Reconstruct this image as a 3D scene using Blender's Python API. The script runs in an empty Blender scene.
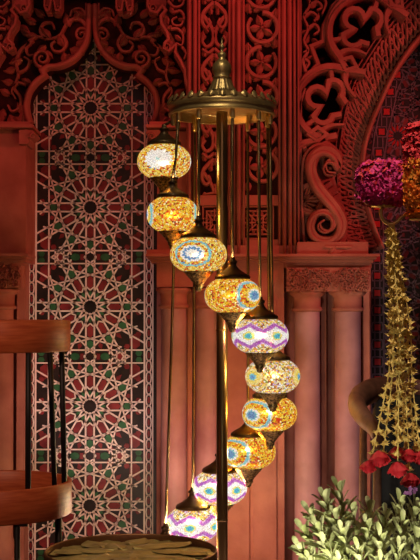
import bpy, bmesh, math, random
from mathutils import Vector, Matrix
R = math.radians
PI = math.pi
rnd = random.Random(7)
SC = bpy.context.scene
COL = SC.collection
F, EYE, PITCH = 1200.0, 1.10, R(1.5)
CT, ST = math.cos(PITCH), math.sin(PITCH)

# ------------------------------------------------------------------ helpers
def zz(py, Y):
    v = -(py - 280) / F
    return EYE + Y * (ST + v * CT) / (CT - v * ST)
def xx(px, Y):
    return (px - 210) / F * Y / CT
def W(px, py, Y):
    return Vector((xx(px, Y), Y, zz(py, Y)))
def S(Y):
    return Y / F

class MB:
    def __init__(s):
        s.v, s.f, s.m, s.s = [], [], [], []
    def add(s, vs, fs, mi=0, sm=False):
        b = len(s.v)
        s.v += [tuple(p) for p in vs]
        for q in fs:
            s.f.append(tuple(b + i for i in q)); s.m.append(mi); s.s.append(sm)
    def box(s, x0, x1, y0, y1, z0, z1, mi=0):
        if x0 > x1: x0, x1 = x1, x0
        if z0 > z1: z0, z1 = z1, z0
        vs = [(x0,y0,z0),(x1,y0,z0),(x1,y1,z0),(x0,y1,z0),(x0,y0,z1),(x1,y0,z1),(x1,y1,z1),(x0,y1,z1)]
        s.add(vs, [(0,1,5,4),(1,2,6,5),(2,3,7,6),(3,0,4,7),(4,5,6,7),(3,2,1,0)], mi)
    def pbox(s, x0, x1, y0, y1, Y, h, back=0.03, mi=0):
        s.box(xx(x0,Y), xx(x1,Y), Y-h, Y+back, zz(y1,Y), zz(y0,Y), mi)
    def poly(s, pts, yf, yb, mi=0, sides=True):
        """pts: (x,z) outline; extruded between yf (front) and yb"""
        a = sum(pts[i][0]*pts[(i+1)%len(pts)][1]-pts[(i+1)%len(pts)][0]*pts[i][1] for i in range(len(pts)))
        if a < 0: pts = pts[::-1]
        n = len(pts)
        vs = [(x,yf,z) for x,z in pts] + [(x,yb,z) for x,z in pts]
        fs = [tuple(range(n))]
        if sides:
            fs += [(i, n+i, n+(i+1)%n, (i+1)%n) for i in range(n)]
        s.add(vs, fs, mi)
    def ppoly(s, pts, Y, h, back=0.01, mi=0, sides=True):
        s.poly([(xx(a,Y), zz(b,Y)) for a,b in pts], Y-h, Y+back, mi, sides)
    def ribbon(s, pts, w, yf, yb, closed=False, prof='bev', mi=0):
        """pts (x,z) ; w float or list ; section faces the camera"""
        P = [Vector((a,b)) for a,b in pts]
        n = len(P)
        if n < 2: return
        ws = w if isinstance(w,(list,tuple)) else [w]*n
        if prof == 'flat': sec = [(-.5,1),(-.5,0),(.5,0),(.5,1)]
        elif prof == 'round': sec = [(-.5,1),(-.5,.45),(-.36,.14),(-.13,0),(.13,0),(.36,.14),(.5,.45),(.5,1)]
        elif prof == 'groove': sec = [(-.5,1),(-.5,.1),(-.4,0),(-.25,0),(-.15,.3),(.15,.3),(.25,0),(.4,0),(.5,.1),(.5,1)]
        else: sec = [(-.5,1),(-.5,.25),(-.3,0),(.3,0),(.5,.25),(.5,1)]
        k = len(sec); vs = []
        for i in range(n):
            if closed:
                a, c = P[i-1], P[(i+1)%n]
            else:
                a, c = P[max(i-1,0)], P[min(i+1,n-1)]
            t1 = (P[i]-a); t2 = (c-P[i])
            t1 = t1.normalized() if t1.length>1e-9 else t2.normalized()
            t2 = t2.normalized() if t2.length>1e-9 else t1
            t = t1+t2
            t = t.normalized() if t.length>1e-6 else t1
            nn = Vector((-t.y,t.x))
            mit = min(1.6, 1/max(.5, abs(t.dot(t1))))
            for u,d in sec:
                q = P[i]+nn*(u*ws[i]*mit)
                vs.append((q.x, yf+(yb-yf)*d, q.y))
        fs = []
        for i in range(n if closed else n-1):
            j = (i+1)%n
            for q in range(k-1):
                fs.append((i*k+q, j*k+q, j*k+q+1, i*k+q+1))
        if not closed:
            fs.append(tuple(range(k))); fs.append(tuple((n-1)*k+q for q in range(k))[::-1])
        s.add(vs, fs, mi, prof=='round')
    def pr(s, pts, w, Y, h, closed=False, prof='bev', mi=0, back=0.003):
        ws = [q*S(Y) for q in w] if isinstance(w,(list,tuple)) else w*S(Y)
        s.ribbon([(xx(a,Y), zz(b,Y)) for a,b in pts], ws, Y-h, Y+back, closed, prof, mi)
    def leaf(s, cx, cy, ang, ln, wd, Y, h, mi=0, bend=0.0):
        """px leaf lying in the wall plane with a raised ridge; root at (cx,cy)"""
        ou = []
        for t,w in ((0,.25),(.2,.8),(.42,1),(.65,.8),(.85,.38),(1,0)):
            ou.append((t*ln, w*wd/2, t))
        ca, sa = math.cos(ang), math.sin(ang)
        def tr(u,v,t):
            v += bend*ln*t*t
            return (cx+u*ca-v*sa, cy-(u*sa+v*ca))
        L = [tr(u,v,t) for u,v,t in ou]; Rr = [tr(u,-v,t) for u,v,t in ou]; M = [tr(u,0,t) for u,v,t in ou]
        def w3(p,d): return (xx(p[0],Y), Y-d, zz(p[1],Y))
        n = len(L)
        vs = [w3(p,h*.45) for p in L]+[w3(p,h) for p in M]+[w3(p,h*.45) for p in Rr]+[w3(p,-.002) for p in L]+[w3(p,-.002) for p in Rr]
        fs = []
        for i in range(n-1):
            fs += [(i,i+1,n+i+1,n+i),(n+i,n+i+1,2*n+i+1,2*n+i),(3*n+i,3*n+i+1,i+1,i),(2*n+i,2*n+i+1,4*n+i+1,4*n+i)]
        s.add(vs, fs, mi)
    def ball(s, cx, cy, r, Y, h, mi=0):
        vs = [(xx(cx,Y), Y-h, zz(cy,Y))]; fs = []
        for k,(rr,d) in enumerate(((.55,.8),(.9,.4),(1,-.02))):
            for i in range(10):
                a = 2*PI*i/10
                vs.append((xx(cx+r*rr*math.cos(a),Y), Y-h*d, zz(cy+r*rr*math.sin(a),Y)))
        for i in range(10):
            j=(i+1)%10
            fs.append((0,1+i,1+j))
            for k in range(2): fs.append((1+k*10+i,1+(k+1)*10+i,1+(k+1)*10+j,1+k*10+j))
        s.add(vs, fs, mi, True)
    def lathe(s, prof, cx, cy, seg=32, mi=0, sm=True, flute=None, a0=0, a1=2*PI, cap=False):
        """prof list of (r,z); flute(r,z,ang)->r"""
        full = abs(a1-a0-2*PI)<1e-6
        m = seg if full else seg+1
        vs=[];fs=[]
        for r,z in prof:
            for i in range(m):
                a=a0+(a1-a0)*i/seg
                q = flute(r,z,a) if flute else (r,z)
                vs.append((cx+q[0]*math.sin(a), cy-q[0]*math.cos(a), q[1]))
        for k in range(len(prof)-1):
            for i in range(seg):
                j=(i+1)%m
                fs.append((k*m+i,k*m+j,(k+1)*m+j,(k+1)*m+i))
        s.add(vs,fs,mi,sm)
    def tube(s, pts, r, seg=8, mi=0, sm=True, flat=None):
        P=[Vector(p) for p in pts]; n=len(P)
        rs = r if isinstance(r,(list,tuple)) else [r]*n
        vs=[];fs=[]; up=None
        for i in range(n):
            t=(P[min(i+1,n-1)]-P[max(i-1,0)]).normalized()
            if up is None:
                up = Vector((0,0,1)) if abs(t.z)<.9 else Vector((1,0,0))
            a=t.cross(up).normalized(); b=a.cross(t).normalized(); up=b
            for k in range(seg):
                g=2*PI*k/seg
                ra, rb = (rs[i], rs[i]) if flat is None else (rs[i]*flat[0], rs[i]*flat[1])
                vs.append(P[i]+a*(ra*math.cos(g))+b*(rb*math.sin(g)))
        for i in range(n-1):
            for k in range(seg):
                j=(k+1)%seg
                fs.append((i*seg+k,i*seg+j,(i+1)*seg+j,(i+1)*seg+k))
        fs.append(tuple(range(seg))[::-1]); fs.append(tuple((n-1)*seg+k for k in range(seg)))
        s.add(vs,fs,mi,sm)

def mesh_obj(name, mb, mats, parent=None, origin=None):
    me = bpy.data.meshes.new(name)
    o = Vector(origin) if origin is not None else Vector((0,0,0))
    me.from_pydata([Vector(p)-o for p in mb.v], [], mb.f)
    if not isinstance(mats,(list,tuple)): mats=[mats]
    for m in mats: me.materials.append(m)
    me.polygons.foreach_set('material_index', mb.m)
    me.polygons.foreach_set('use_smooth', mb.s)
    bm = bmesh.new(); bm.from_mesh(me)
    bmesh.ops.remove_doubles(bm, verts=bm.verts, dist=1e-6)
    bmesh.ops.recalc_face_normals(bm, faces=bm.faces)
    bm.to_mesh(me); bm.free(); me.update()
    ob = bpy.data.objects.new(name, me); COL.objects.link(ob)
    ob.location = o
    if parent is not None:
        ob.parent = parent
        ob.matrix_parent_inverse = Matrix.Translation(-world_loc(parent))
    return ob
LOC = {}
def world_loc(o):
    if o.parent is None: return Vector(o.location)
    return Vector(o.location)           # parents only translate and cancel their own offset
def empty(name, loc, label=None, cat=None, group=None):
    o = bpy.data.objects.new(name, None); COL.objects.link(o); o.location = loc
    o.empty_display_size = .05
    tag(o, label, cat, group); return o
def tag(o, label=None, cat=None, group=None, kind=None):
    if label: o['label']=label
    if cat: o['category']=cat
    if group: o['group']=group
    if kind: o['kind']=kind
    return o
def struct(name, mb, mats, parent=None):
    o = mesh_obj(name, mb, mats, parent)
    if parent is None: o['kind']='structure'
    return o

def spiral(cx, cy, r0, r1, a0, turns, n=28):
    """px points, from radius r0 at angle a0 turning (sign of turns) to r1"""
    out=[]
    for i in range(n+1):
        t=i/n; a=a0+turns*2*PI*t; r=r0+(r1-r0)*t
        out.append((cx+r*math.cos(a), cy-r*math.sin(a)))
    return out
def smooth(pts, k=6, closed=False):
    """Catmull-Rom through points (any dim)"""
    P=[Vector(p) for p in pts]; n=len(P); out=[]
    rng = n if closed else n-1
    for i in range(rng):
        p1=P[i]; p2=P[(i+1)%n]
        p0=P[i-1] if (closed or i>0) else p1*2-p2
        p3=P[(i+2)%n] if (closed or i<n-2) else p2*2-p1
        for q in range(k):
            t=q/k
            out.append(0.5*((2*p1)+(p2-p0)*t+(2*p0-5*p1+4*p2-p3)*t*t+(3*p1-p0-3*p2+p3)*t**3))
    if not closed: out.append(P[-1])
    return [tuple(q) for q in out]
def taper(n, a, b, c=None):
    if c is None: return [a+(b-a)*i/(n-1) for i in range(n)]
    h=(n-1)/2
    return [a+(b-a)*i/h if i<=h else b+(c-b)*(i-h)/h for i in range(n)]

# ------------------------------------------------------------------ materials
def new_mat(name):
    m=bpy.data.materials.new(name); m.use_nodes=True
    nt=m.node_tree; b=nt.nodes['Principled BSDF']
    return m, nt, b
def N(nt, t, **kw):
    n=nt.nodes.new(t)
    for k,v in kw.items(): setattr(n,k,v)
    return n
def mix_col(nt, fac, a, b):
    n=N(nt,'ShaderNodeMix',data_type='RGBA')
    L=nt.links
    def put(sock,v):
        if isinstance(v,bpy.types.NodeSocket): L.new(v,sock)
        elif isinstance(v,(int,float)): sock.default_value=v
        else: sock.default_value=(*v,1)
    put(n.inputs[0],fac); put(n.inputs[6],a); put(n.inputs[7],b)
    return n.outputs[2]
def math_n(nt, op, a, b=None, c=None, clamp=False):
    n=N(nt,'ShaderNodeMath',operation=op,use_clamp=clamp)
    for i,v in enumerate((a,b,c)):
        if v is None: continue
        if isinstance(v,bpy.types.NodeSocket): nt.links.new(v,n.inputs[i])
        else: n.inputs[i].default_value=v
    return n.outputs[0]
def mottled(name, ca, cb, scale=6, rough=.7, bump=.25, bscale=60, metal=0, spec=.3, stretch=None, detail=6, bdist=.004):
    m,nt,b=new_mat(name)
    tc=N(nt,'ShaderNodeTexCoord'); vec=tc.outputs['Object']
    if stretch:
        mp=N(nt,'ShaderNodeMapping'); mp.inputs['Scale'].default_value=stretch
        nt.links.new(vec,mp.inputs['Vector']); vec=mp.outputs['Vector']
    n1=N(nt,'ShaderNodeTexNoise'); n1.inputs['Scale'].default_value=scale; n1.inputs['Detail'].default_value=detail
    nt.links.new(vec,n1.inputs['Vector'])
    cr=N(nt,'ShaderNodeMapRange'); cr.inputs['From Min'].default_value=.32; cr.inputs['From Max'].default_value=.68
    nt.links.new(n1.outputs['Fac'],cr.inputs['Value'])
    nt.links.new(mix_col(nt,cr.outputs['Result'],ca,cb), b.inputs['Base Color'])
    if bump:
        n2=N(nt,'ShaderNodeTexNoise'); n2.inputs['Scale'].default_value=bscale; n2.inputs['Detail'].default_value=4
        nt.links.new(vec,n2.inputs['Vector'])
        bp=N(nt,'ShaderNodeBump'); bp.inputs['Strength'].default_value=bump; bp.inputs['Distance'].default_value=bdist
        nt.links.new(n2.outputs['Fac'],bp.inputs['Height']); nt.links.new(bp.outputs['Normal'],b.inputs['Normal'])
    b.inputs['Roughness'].default_value=rough; b.inputs['Metallic'].default_value=metal
    b.inputs['Specular IOR Level'].default_value=spec
    return m
STONE = mottled('rose_sandstone', (.33,.105,.075), (.47,.17,.125), 9, .75, .3, 70)
SHAFT = mottled('column_stone', (.33,.145,.15), (.52,.255,.27), 7, .6, .25, 45, spec=.35)
SHADE_GROUND = mottled('shade_dark_ground', (.035,.012,.011), (.06,.02,.018), 9, .9, .1, 70, spec=.1)  # shade of the deep recesses put into the colour as near-black
GLAZE_BLACK = mottled('black_tile', (.012,.010,.010), (.03,.018,.016), 20, .35, 0, spec=.3)
GLAZE_GREEN = mottled('green_tile', (.020,.085,.035), (.04,.14,.06), 25, .35, 0, spec=.3)
GLAZE_RED = mottled('red_tile', (.12,.013,.016), (.25,.032,.036), 25, .4, 0, spec=.3)
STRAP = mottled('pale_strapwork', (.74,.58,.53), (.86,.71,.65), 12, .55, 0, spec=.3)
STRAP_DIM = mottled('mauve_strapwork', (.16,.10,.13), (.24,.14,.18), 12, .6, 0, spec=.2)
FLOWER_RED = mottled('scarlet_tile', (.50,.025,.03), (.60,.04,.04), 20, .45, 0, spec=.2)
BRASS = mottled('antique_brass', (.60,.42,.16), (.74,.55,.24), 14, .40, .15, 90, metal=.75, spec=.5)
PIERCED = mottled('pierced_brass', (.045,.028,.012), (.52,.34,.12), 150, .4, .4, 160, metal=.6, spec=.5, detail=1)
BRASS_DARK = mottled('dark_bronze', (.10,.062,.028), (.17,.11,.05), 18, .4, .1, 90, metal=.7, spec=.5)
POLE = mottled('pole_brass', (.26,.17,.075), (.36,.25,.11), 8, .28, .05, 60, metal=.9, spec=.5, stretch=(1,1,.2))
WOOD = mottled('oiled_wood', (.38,.070,.024), (.56,.135,.045), 5, .42, .12, 40, spec=.4, stretch=(3,3,30))
WOOD_DARK = mottled('walnut_wood', (.10,.035,.018), (.17,.065,.035), 5, .62, .1, 40, spec=.4, stretch=(8,8,8))
IRON = mottled('black_iron', (.008,.007,.007), (.014,.012,.012), 20, .5, .1, 60, spec=.3)
LEATHER = mottled('black_upholstery', (.007,.006,.007), (.012,.011,.012), 20, .7, .2, 120, spec=.2)
TABLE_RIM = mottled('coppered_rim', (.16,.065,.03), (.26,.11,.05), 12, .4, .2, 60, metal=.6)
LEAFMETAL = mottled('gilded_leaf_metal', (.28,.21,.08), (.52,.42,.17), 22, .42, .3, 60, metal=.55)
MAGENTA = mottled('magenta_petals', (.36,.012,.09), (.66,.05,.22), 40, .65, 0, spec=.2)
CRIMSON = mottled('crimson_petals', (.42,.015,.02), (.62,.04,.05), 40, .6, 0, spec=.25)
ORANGE = mottled('orange_petals', (.72,.16,.02), (.85,.33,.04), 40, .65, 0, spec=.2)
TUBEROSE = mottled('tuberose_petals', (.60,.42,.10), (.76,.58,.19), 60, .6, 0, spec=.25)
ROSE = mottled('red_rose_petals', (.46,.014,.024), (.70,.04,.055), 30, .55, 0, spec=.3)
SEPAL = mottled('green_sepals', (.07,.10,.03), (.12,.15,.05), 30, .6, 0)
LEAF = mottled('pale_green_leaf', (.30,.34,.11), (.66,.68,.36), 24, .5, .1, 80, spec=.35)
STEM = mottled('green_stem', (.16,.17,.07), (.24,.24,.11), 24, .6, 0)
POT = mottled('clay_pot', (.22,.10,.07), (.30,.15,.10), 10, .8, .2, 50)
VIOLET = mottled('violet_petals', (.14,.04,.14), (.24,.09,.24), 40, .6, 0)
FLOORM = mottled('stone_floor', (.10,.06,.05), (.16,.10,.085), 4, .5, .05, 30)

# ------------------------------------------------------------------ setting
fl = MB(); fl.box(-2.6,2.6,-.6,5.6,-.1,0); struct('floor', fl, FLOORM)
bk = MB(); bk.box(-2.6,2.6,5.08,5.3,0,3.2); struct('wall_back', bk, SHADE_GROUND)

YN = 4.90       # tile in the ogee niche
YR = 5.00       # tile in the horseshoe niche
YP = 4.60       # pier ground
XF = 2.0

def clip_rect(p, q, r):
    x0,y0,x1,y1=r; dx=q[0]-p[0]; dy=q[1]-p[1]; t0,t1=0.,1.
    for pp,qq in ((-dx,p[0]-x0),(dx,x1-p[0]),(-dy,p[1]-y0),(dy,y1-p[1])):
        if abs(pp)<1e-9:
            if qq<0: return None
        else:
            t=qq/pp
            if pp<0: t0=max(t0,t)
            else: t1=min(t1,t)
    if t1-t0<1e-4: return None
    return (p[0]+dx*t0,p[1]+dy*t0),(p[0]+dx*t1,p[1]+dy*t1)
def clip_poly(pts, r):
    x0,y0,x1,y1=r
    def cut(P,ins,inter):
        o=[]
        for i in range(len(P)):
            a,b=P[i-1],P[i]
            if ins(b):
                if not ins(a): o.append(inter(a,b))
                o.append(b)
            elif ins(a): o.append(inter(a,b))
        return o
    def ix(c): return lambda a,b:(c,a[1]+(b[1]-a[1])*(c-a[0])/(b[0]-a[0]))
    def iy(c): return lambda a,b:(a[0]+(b[0]-a[0])*(c-a[1])/(b[1]-a[1]),c)
    for ins,it in ((lambda p:p[0]>=x0,ix(x0)),(lambda p:p[0]<=x1,ix(x1)),(lambda p:p[1]>=y0,iy(y0)),(lambda p:p[1]<=y1,iy(y1))):
        if len(pts)<3: return []
        pts=cut(pts,ins,it)
    return pts

def rosette(mb, cx, cy, hw, hh, Y, sw, straps=0, red=1, green=2, black=3, rays=False):
    """twelve-fold star cell; straps and coloured tiles, in px at depth Y"""
    U=hh; rect=(cx-hw,cy-hh,cx+hw,cy+hh)
    def seg(a,b,w=sw):
        c=clip_rect(a,b,rect)
        if c: mb.pr([c[0],c[1]], w, Y, .0035, prof='flat', mi=straps)
    def tile(pts, mi, h=.0015):
        pts=clip_poly(pts,rect)
        if len(pts)>=3: mb.ppoly(pts, Y, h, .001, mi, sides=False)
    def pol(r,a): return (cx+U*r*math.cos(a), cy-U*r*math.sin(a))
    r1,r2=.085,.62
    for k in range(12):
        a=k*PI/6
        n=(math.cos(a),-math.sin(a)); t=(-n[1],n[0])
        b=(cx+n[0]*r1*U, cy+n[1]*r1*U)
        for sg in (1,-1):                      # from the rosette heart outwards
            s0,s1=.10,1.48
            if not rays or sg==1:
                seg((b[0]+t[0]*sg*s0*U,b[1]+t[1]*sg*s0*U),(b[0]+t[0]*sg*s1*U,b[1]+t[1]*sg*s1*U))
        a2=a+PI/12
        n=(math.cos(a2),-math.sin(a2)); t=(-n[1],n[0])
        b=(cx+n[0]*r2*U, cy+n[1]*r2*U)
        seg((b[0]-t[0]*.82*U,b[1]-t[1]*.82*U),(b[0]+t[0]*.82*U,b[1]+t[1]*.82*U),sw*.9)
        # tiles
        tile([pol(.12,a),pol(.235,a-.17),pol(.20,a),pol(.235,a+.17)],green,.002)
        tile([pol(.20,a),pol(.245,a-.2),pol(.34,a),pol(.245,a+.2)],green,.0015) if k%2==0 or True else None
        w=.060
        def loc(r,o): return (cx+U*(r*math.cos(a)-o*math.sin(a)), cy-U*(r*math.sin(a)+o*math.cos(a)))
        for sg in (-1,1): seg(loc(.335,0),loc(.41,sg*.085),sw*.8)
        tile([loc(.36,0),loc(.42,w),loc(.57,w),loc(.63,0),loc(.57,-w),loc(.42,-w)],red,.0022)
        tile([loc(.67,0),loc(.715,.07),loc(.80,.06),loc(.85,0),loc(.80,-.06),loc(.715,-.07)],green,.002)
        tile([pol(.74,a2),pol(.80,a2-.06),pol(.90,a2),pol(.80,a2+.06)],red,.002)
    d=[pol(.085,k*PI/8) for k in range(16)]
    tile(d,black,.0042)
    # cell corners : six pointed stars, small squares on the seams
    for sx in (-1,1):
        for sy in (-1,1):
            q=(cx+sx*.62*U, cy+sy*1.0*U)
            st=[(q[0]+(.115 if k%2==0 else .062)*U*math.sin(k*PI/6), q[1]+(.115 if k%2==0 else .062)*U*math.cos(k*PI/6)) for k in range(12)]
            tile(st,red,.003)
            q=(cx+sx*.30*U, cy+sy*1.0*U)
            tile([(q[0]+.095*U*math.cos(k*PI/4),q[1]+.075*U*math.sin(k*PI/4)) for k in range(8)],green,.003)
            q=(cx+sx*.9*U, cy+sy*.70*U)
            tile([(q[0]+.12*U*math.cos(k*PI/3+.5*sx),q[1]+.16*U*math.sin(k*PI/3+.5*sx)) for k in range(6)],red,.0026)
            q=(cx+sx*.62*U, cy+sy*1.0*U)
            for k in range(6):
                g=k*PI/3; n=(math.cos(g),math.sin(g)); t=(-n[1],n[0])
                m_=(q[0]+n[0]*.085*U,q[1]+n[1]*.085*U)
                seg((m_[0]-t[0]*.165*U,m_[1]-t[1]*.165*U),(m_[0]+t[0]*.165*U,m_[1]+t[1]*.165*U),sw*.9)
            for (ax,ay,mi_,r_) in ((.40,.86,red,.07),(.98,.93,green,.07),(.74,.80,red,.06),(.97,.55,red,.06),(.97,.12,red,.055),(.84,0.,black,.05),(.50,.93,black,.045)):
                q=(cx+sx*ax*U,cy+sy*ay*U)
                tile([(q[0]+r_*U*math.cos(k*PI/3),q[1]+r_*U*math.sin(k*PI/3)) for k in range(6)],mi_,.0026)
            q=(cx+sx*.83*U, cy+sy*.30*U)
            tile([(q[0]+.07*U*math.cos(k*PI/4),q[1]+.07*U*math.sin(k*PI/4)) for k in range(8)],black,.0028)
    for sy in (-1,1):
        tile([(cx+.085*U*math.cos(k*PI/4),cy+sy*U+.085*U*math.sin(k*PI/4)) for k in range(8)],black,.0042)
        for sx in (-1,1):
            tile([(cx+sx*U*.13,cy+sy*U-.06*U),(cx+sx*U*.2,cy+sy*U-.06*U),(cx+sx*U*.2,cy+sy*U+.06*U),(cx+sx*U*.13,cy+sy*U+.06*U)],red,.003)
    for oy in (-.87,.87):
        seg((cx-hw,cy+oy*U),(cx+hw,cy+oy*U),sw*.85)
    for ox in (-.86*U*hw/U/1.12, .86*hw/1.12):
        seg((cx+ox,cy-hh),(cx+ox,cy+hh),sw*.85)

# --- left niche tiled panel
TCX=90.3; HWN=54
tp=MB()
tp.box(xx(20,YN),xx(164,YN),YN,YN+.05,0,zz(20,YN),3)
for k in range(-1,6):
    rosette(tp, TCX, 108+99.4*k, HWN, 49.7, YN, 1.6)
for sx in (-1,1):
    for o,w in ((HWN+.3,1.7),(HWN+8.6,1.2)):
        tp.pr([(TCX+sx*o,58),(TCX+sx*o,600)], w, YN, .004, prof='flat', mi=0)
    y=64
    while y<590:
        cx=TCX+sx*(HWN+4.6)
        tp.pr([(cx+2.5*math.cos(2*PI*k/10),y+6.3*math.sin(2*PI*k/10)) for k in range(10)],1.15,YN,.004,closed=True,prof='flat',mi=0)
        tp.ppoly([(cx+1.5*math.cos(2*PI*k/6),y+3.6*math.sin(2*PI*k/6)) for k in range(6)],YN,.002,.001,1,False)
        y+=11.2
struct('trim_1', tp, [STRAP,GLAZE_RED,GLAZE_GREEN,GLAZE_BLACK])

# --- ogee arch spandrel over the niche
YO=4.78
half=[(91,8),(90.5,28),(89,42),(83,54),(74,63),(62,68.5),(50,69.5)]
half=smooth(half,5)
half2=smooth([(47,78),(38,85),(31,95),(28.5,107),(30,118),(33,126)],5)
edgeL=half+[(44,73)]+half2+[(27,134)]
cxo=92
def mir(p,c): return (2*c-p[0],p[1])
og=MB()
for side in (0,1):
    g=(lambda p:p) if side==0 else (lambda p:mir(p,cxo))
    pl=[g(p) for p in edgeL]+[g((-60,134)),g((-60,-40)),g((91.8,-40))]
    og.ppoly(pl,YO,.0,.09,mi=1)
    ed=[g((p[0]-2.0,p[1]-1.5)) for p in edgeL[:-1]]
    og.pr(ed,6.0,YO,.05,prof='round')
    og.pr([g((p[0]-5.5,p[1]-4)) for p in half],1.6,YO,.02)
    # scrolls where the ogee breaks
    sp=[g(p) for p in spiral(42.5,60,9.0,1.5,-PI/2,-1.6,30)]
    og.pr(sp,taper(31,4.2,2.0),YO,.05,prof='round')
    sp=[g(p) for p in spiral(81.5,36,7.5,1.2,0,1.5,26)]
    og.pr(sp,taper(27,3.6,1.8),YO,.035,prof='round')
    def vine(pts,w0=3.2,w1=1.4,h=.03):
        q=smooth(pts,6); og.pr([g(p) for p in q],taper(len(q),w0*1.35,w1*1.5),YO,h,prof='bev')
    def lf(x,y,a,l,w,b=0.):
        p=g((x,y)); og.leaf(p[0],p[1],R(a) if side==0 else PI-R(a),l*1.25,w*1.5,YO,.035,0,b if side==0 else -b)
    vine([(88,30),(82,22),(74,20),(66,26),(60,36),(50,40),(38,38),(28,42)])
    vine([(62,36),(66,44),(62,52),(54,52),(51,46),(55,42)],3,1.4)
    vine([(46,40),(40,33),(43,25),(51,24),(54,30)],2.8,1.4)
    vine([(33,41),(26,48),(28,56),(34,56)],2.6,1.4)
    vine([(30,44),(20,52),(16,64),(18,76),(14,88)],3,1.6)
    vine([(18,74),(26,70),(29,62),(24,58)],2.4,1.2)
    vine([(14,90),(20,98),(20,108),(12,112),(8,106)],2.8,1.4)
    vine([(26,86),(18,84),(12,92),(16,100)],2.4,1.2)
    vine([(86,16),(80,10),(72,12),(70,18)],2.4,1.4)
    for a in ((88,22,120,12,5),(84,18,150,11,4.5),(68,28,100,11,6),(74,22,60,10,5),(58,37,-60,10,6),(50,40,130,12,6),
              (64,54,-80,9,6),(70,50,-20,12,7),(76,47,30,10,6),(38,38,170,12,5),(30,36,150,10,5),(44,52,-40,9,5),(46,47,-150,9,5),
              (22,60,200,11,6),(17,70,190,11,5),(22,80,-30,10,5),(14,84,170,10,5),(10,96,150,10,5),(18,104,-60,12,6),
              (24,112,-100,12,6),(10,116,-70,12,7),(16,118,-40,12,6),(4,110,-110,14,6),(62,18,150,12,5),(54,16,120,12,5),(44,18,140,11,5),(36,24,160,11,5),(28,32,150,10,5)):
        lf(*a)
    for b in ((66,57,2),(69,56,1.6),(67,60,1.6),(72,55,1.6),(48,55,1.8),(31,62,1.6)):
        p=g(b[:2]); og.ball(p[0],p[1],b[2],YO,.03)
struct('trim_2', og, [STONE,SHADE_GROUND])

# --- corbels under the ogee springing
cb=MB()
for side in (0,1):
    g=(lambda p:p) if side==0 else (lambda p:mir(p,cxo))
    def gb(x0,x1,y0,y1,h,mi=0):
        a=g((x0,0))[0]; b=g((x1,0))[0]; cb.pbox(min(a,b),max(a,b),y0,y1,4.70,h,.10,mi)
    gb(-60,33.5,125.5,129,.10); gb(-60,36.5,129,132,.12)
    q=smooth([(35,133),(37,136),(34,139),(31,141),(32,144),(30,147)],4)
    pl=[g(p) for p in q]+[g((22,147)),g((22,133))]
    cb.ppoly(pl,4.70,.09,.08)
    sp=[g(p) for p in spiral(32.5,136.5,3.4,.8,0,1.3,16)]
    cb.pr(sp,1.6,4.61,.012,prof='round')
struct('trim_3', cb, STONE)

# --- front multifoil arch
YM=4.57
mf=MB()
massR=[(147,-60),(146,8),(149,14),(155,15.5),(158,12),(160.5,9),(164,13),(159,19),(160,27),(165,34),(167,42),(163,46),(162.5,51),(167,53.5),(171,50.5),(174.5,47),(173.5,55),(178,62),(183,72),(184,82),(187,92)]
for side in (0,1):
    g=(lambda p:p) if side==1 else (lambda p:mir(p,88.3))
    ed=[g(p) for p in massR]
    pl=ed+[g((192,92)),g((192,-60))]
    mf.ppoly(pl,YM+.02,.0,.05,mi=0)
    mf.pr([g((p[0]+1.6,p[1]-1.6)) for p in massR],3.2,YM+.02,.028,prof='bev')
    for (x,y,r,a,t) in ((152.5,9,4.2,-PI/2,1.3),(166.5,48,4,-PI/2,1.3)):
        mf.pr([g(p) for p in spiral(x,y,r,.8,a,t,18)],1.7,YM+.02,.03,prof='round')
    # carved vine on the face over a flat sheet painted dark as recess shade
    gp=[(166,-30),(166,8),(168,20),(167,27),(172,36),(176,44),(179,54),(184,62),(186.5,60),(186.5,-30)]
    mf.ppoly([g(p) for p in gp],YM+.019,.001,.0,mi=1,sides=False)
    for pts in ([(168,2),(174,8),(182,6),(184,-2),(178,-6)],[(172,14),(180,12),(184,18),(181,26),(174,26),(172,21),(177,18)],
                [(171,30),(178,30),(183,36),(182,46),(176,44)],[(182,48),(186,54),(184,60)],[(168,-8),(174,-14),(183,-12)],[(176,-6),(172,2)]):
        q=smooth(pts,5); mf.pr([g(p) for p in q],taper(len(q),3.0,1.6),YM+.02,.026,prof='bev')
    for (x,y,a,l,w) in ((170,8,-60,9,5),(178,2,40,8,5),(172,27,-150,7,5),(184,28,-100,10,5),(175,36,-40,9,5),(168,18,-90,8,4),(178,20,-10,7,4)):
        p=g((x,y)); mf.leaf(p[0],p[1],R(a) if side else PI-R(a),l,w,YM+.02,.03)
    # pendant lobes
    pd=[(115.5,-60),(115,8),(117.5,13.5),(122,13.5),(123.7,4),(125,4),(126.5,13.5),(131,13.5),(133.5,8),(133,-60)]
    mf.ppoly([g(p) for p in pd],YM+.02,.0,.05)
    q=[(116.4,-60),(116.2,8),(118,11.8),(121,11.6),(122.6,3),(124.4,0),(126,3),(127.8,11.6),(130.4,11.8),(132.3,8),(132,-60)]
    mf.pr([g(p) for p in q],2.2,YM+.02,.026,prof='bev')
    for x in (119,129.6):
        mf.pr([g(p) for p in spiral(x,9,2.4,.6,0,1.1 if x>124 else -1.1,12)],1.3,YM+.02,.028,prof='round')
    mf.ppoly([g(p) for p in [(147,-60),(147,-22),(140,-18),(133,-22),(124,-14),(115,-22),(100,-26),(88.3,-26),(88.3,-60)]],YM+.02,.0,.05)
struct('trim_4', mf, [STONE,SHADE_GROUND])

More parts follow.
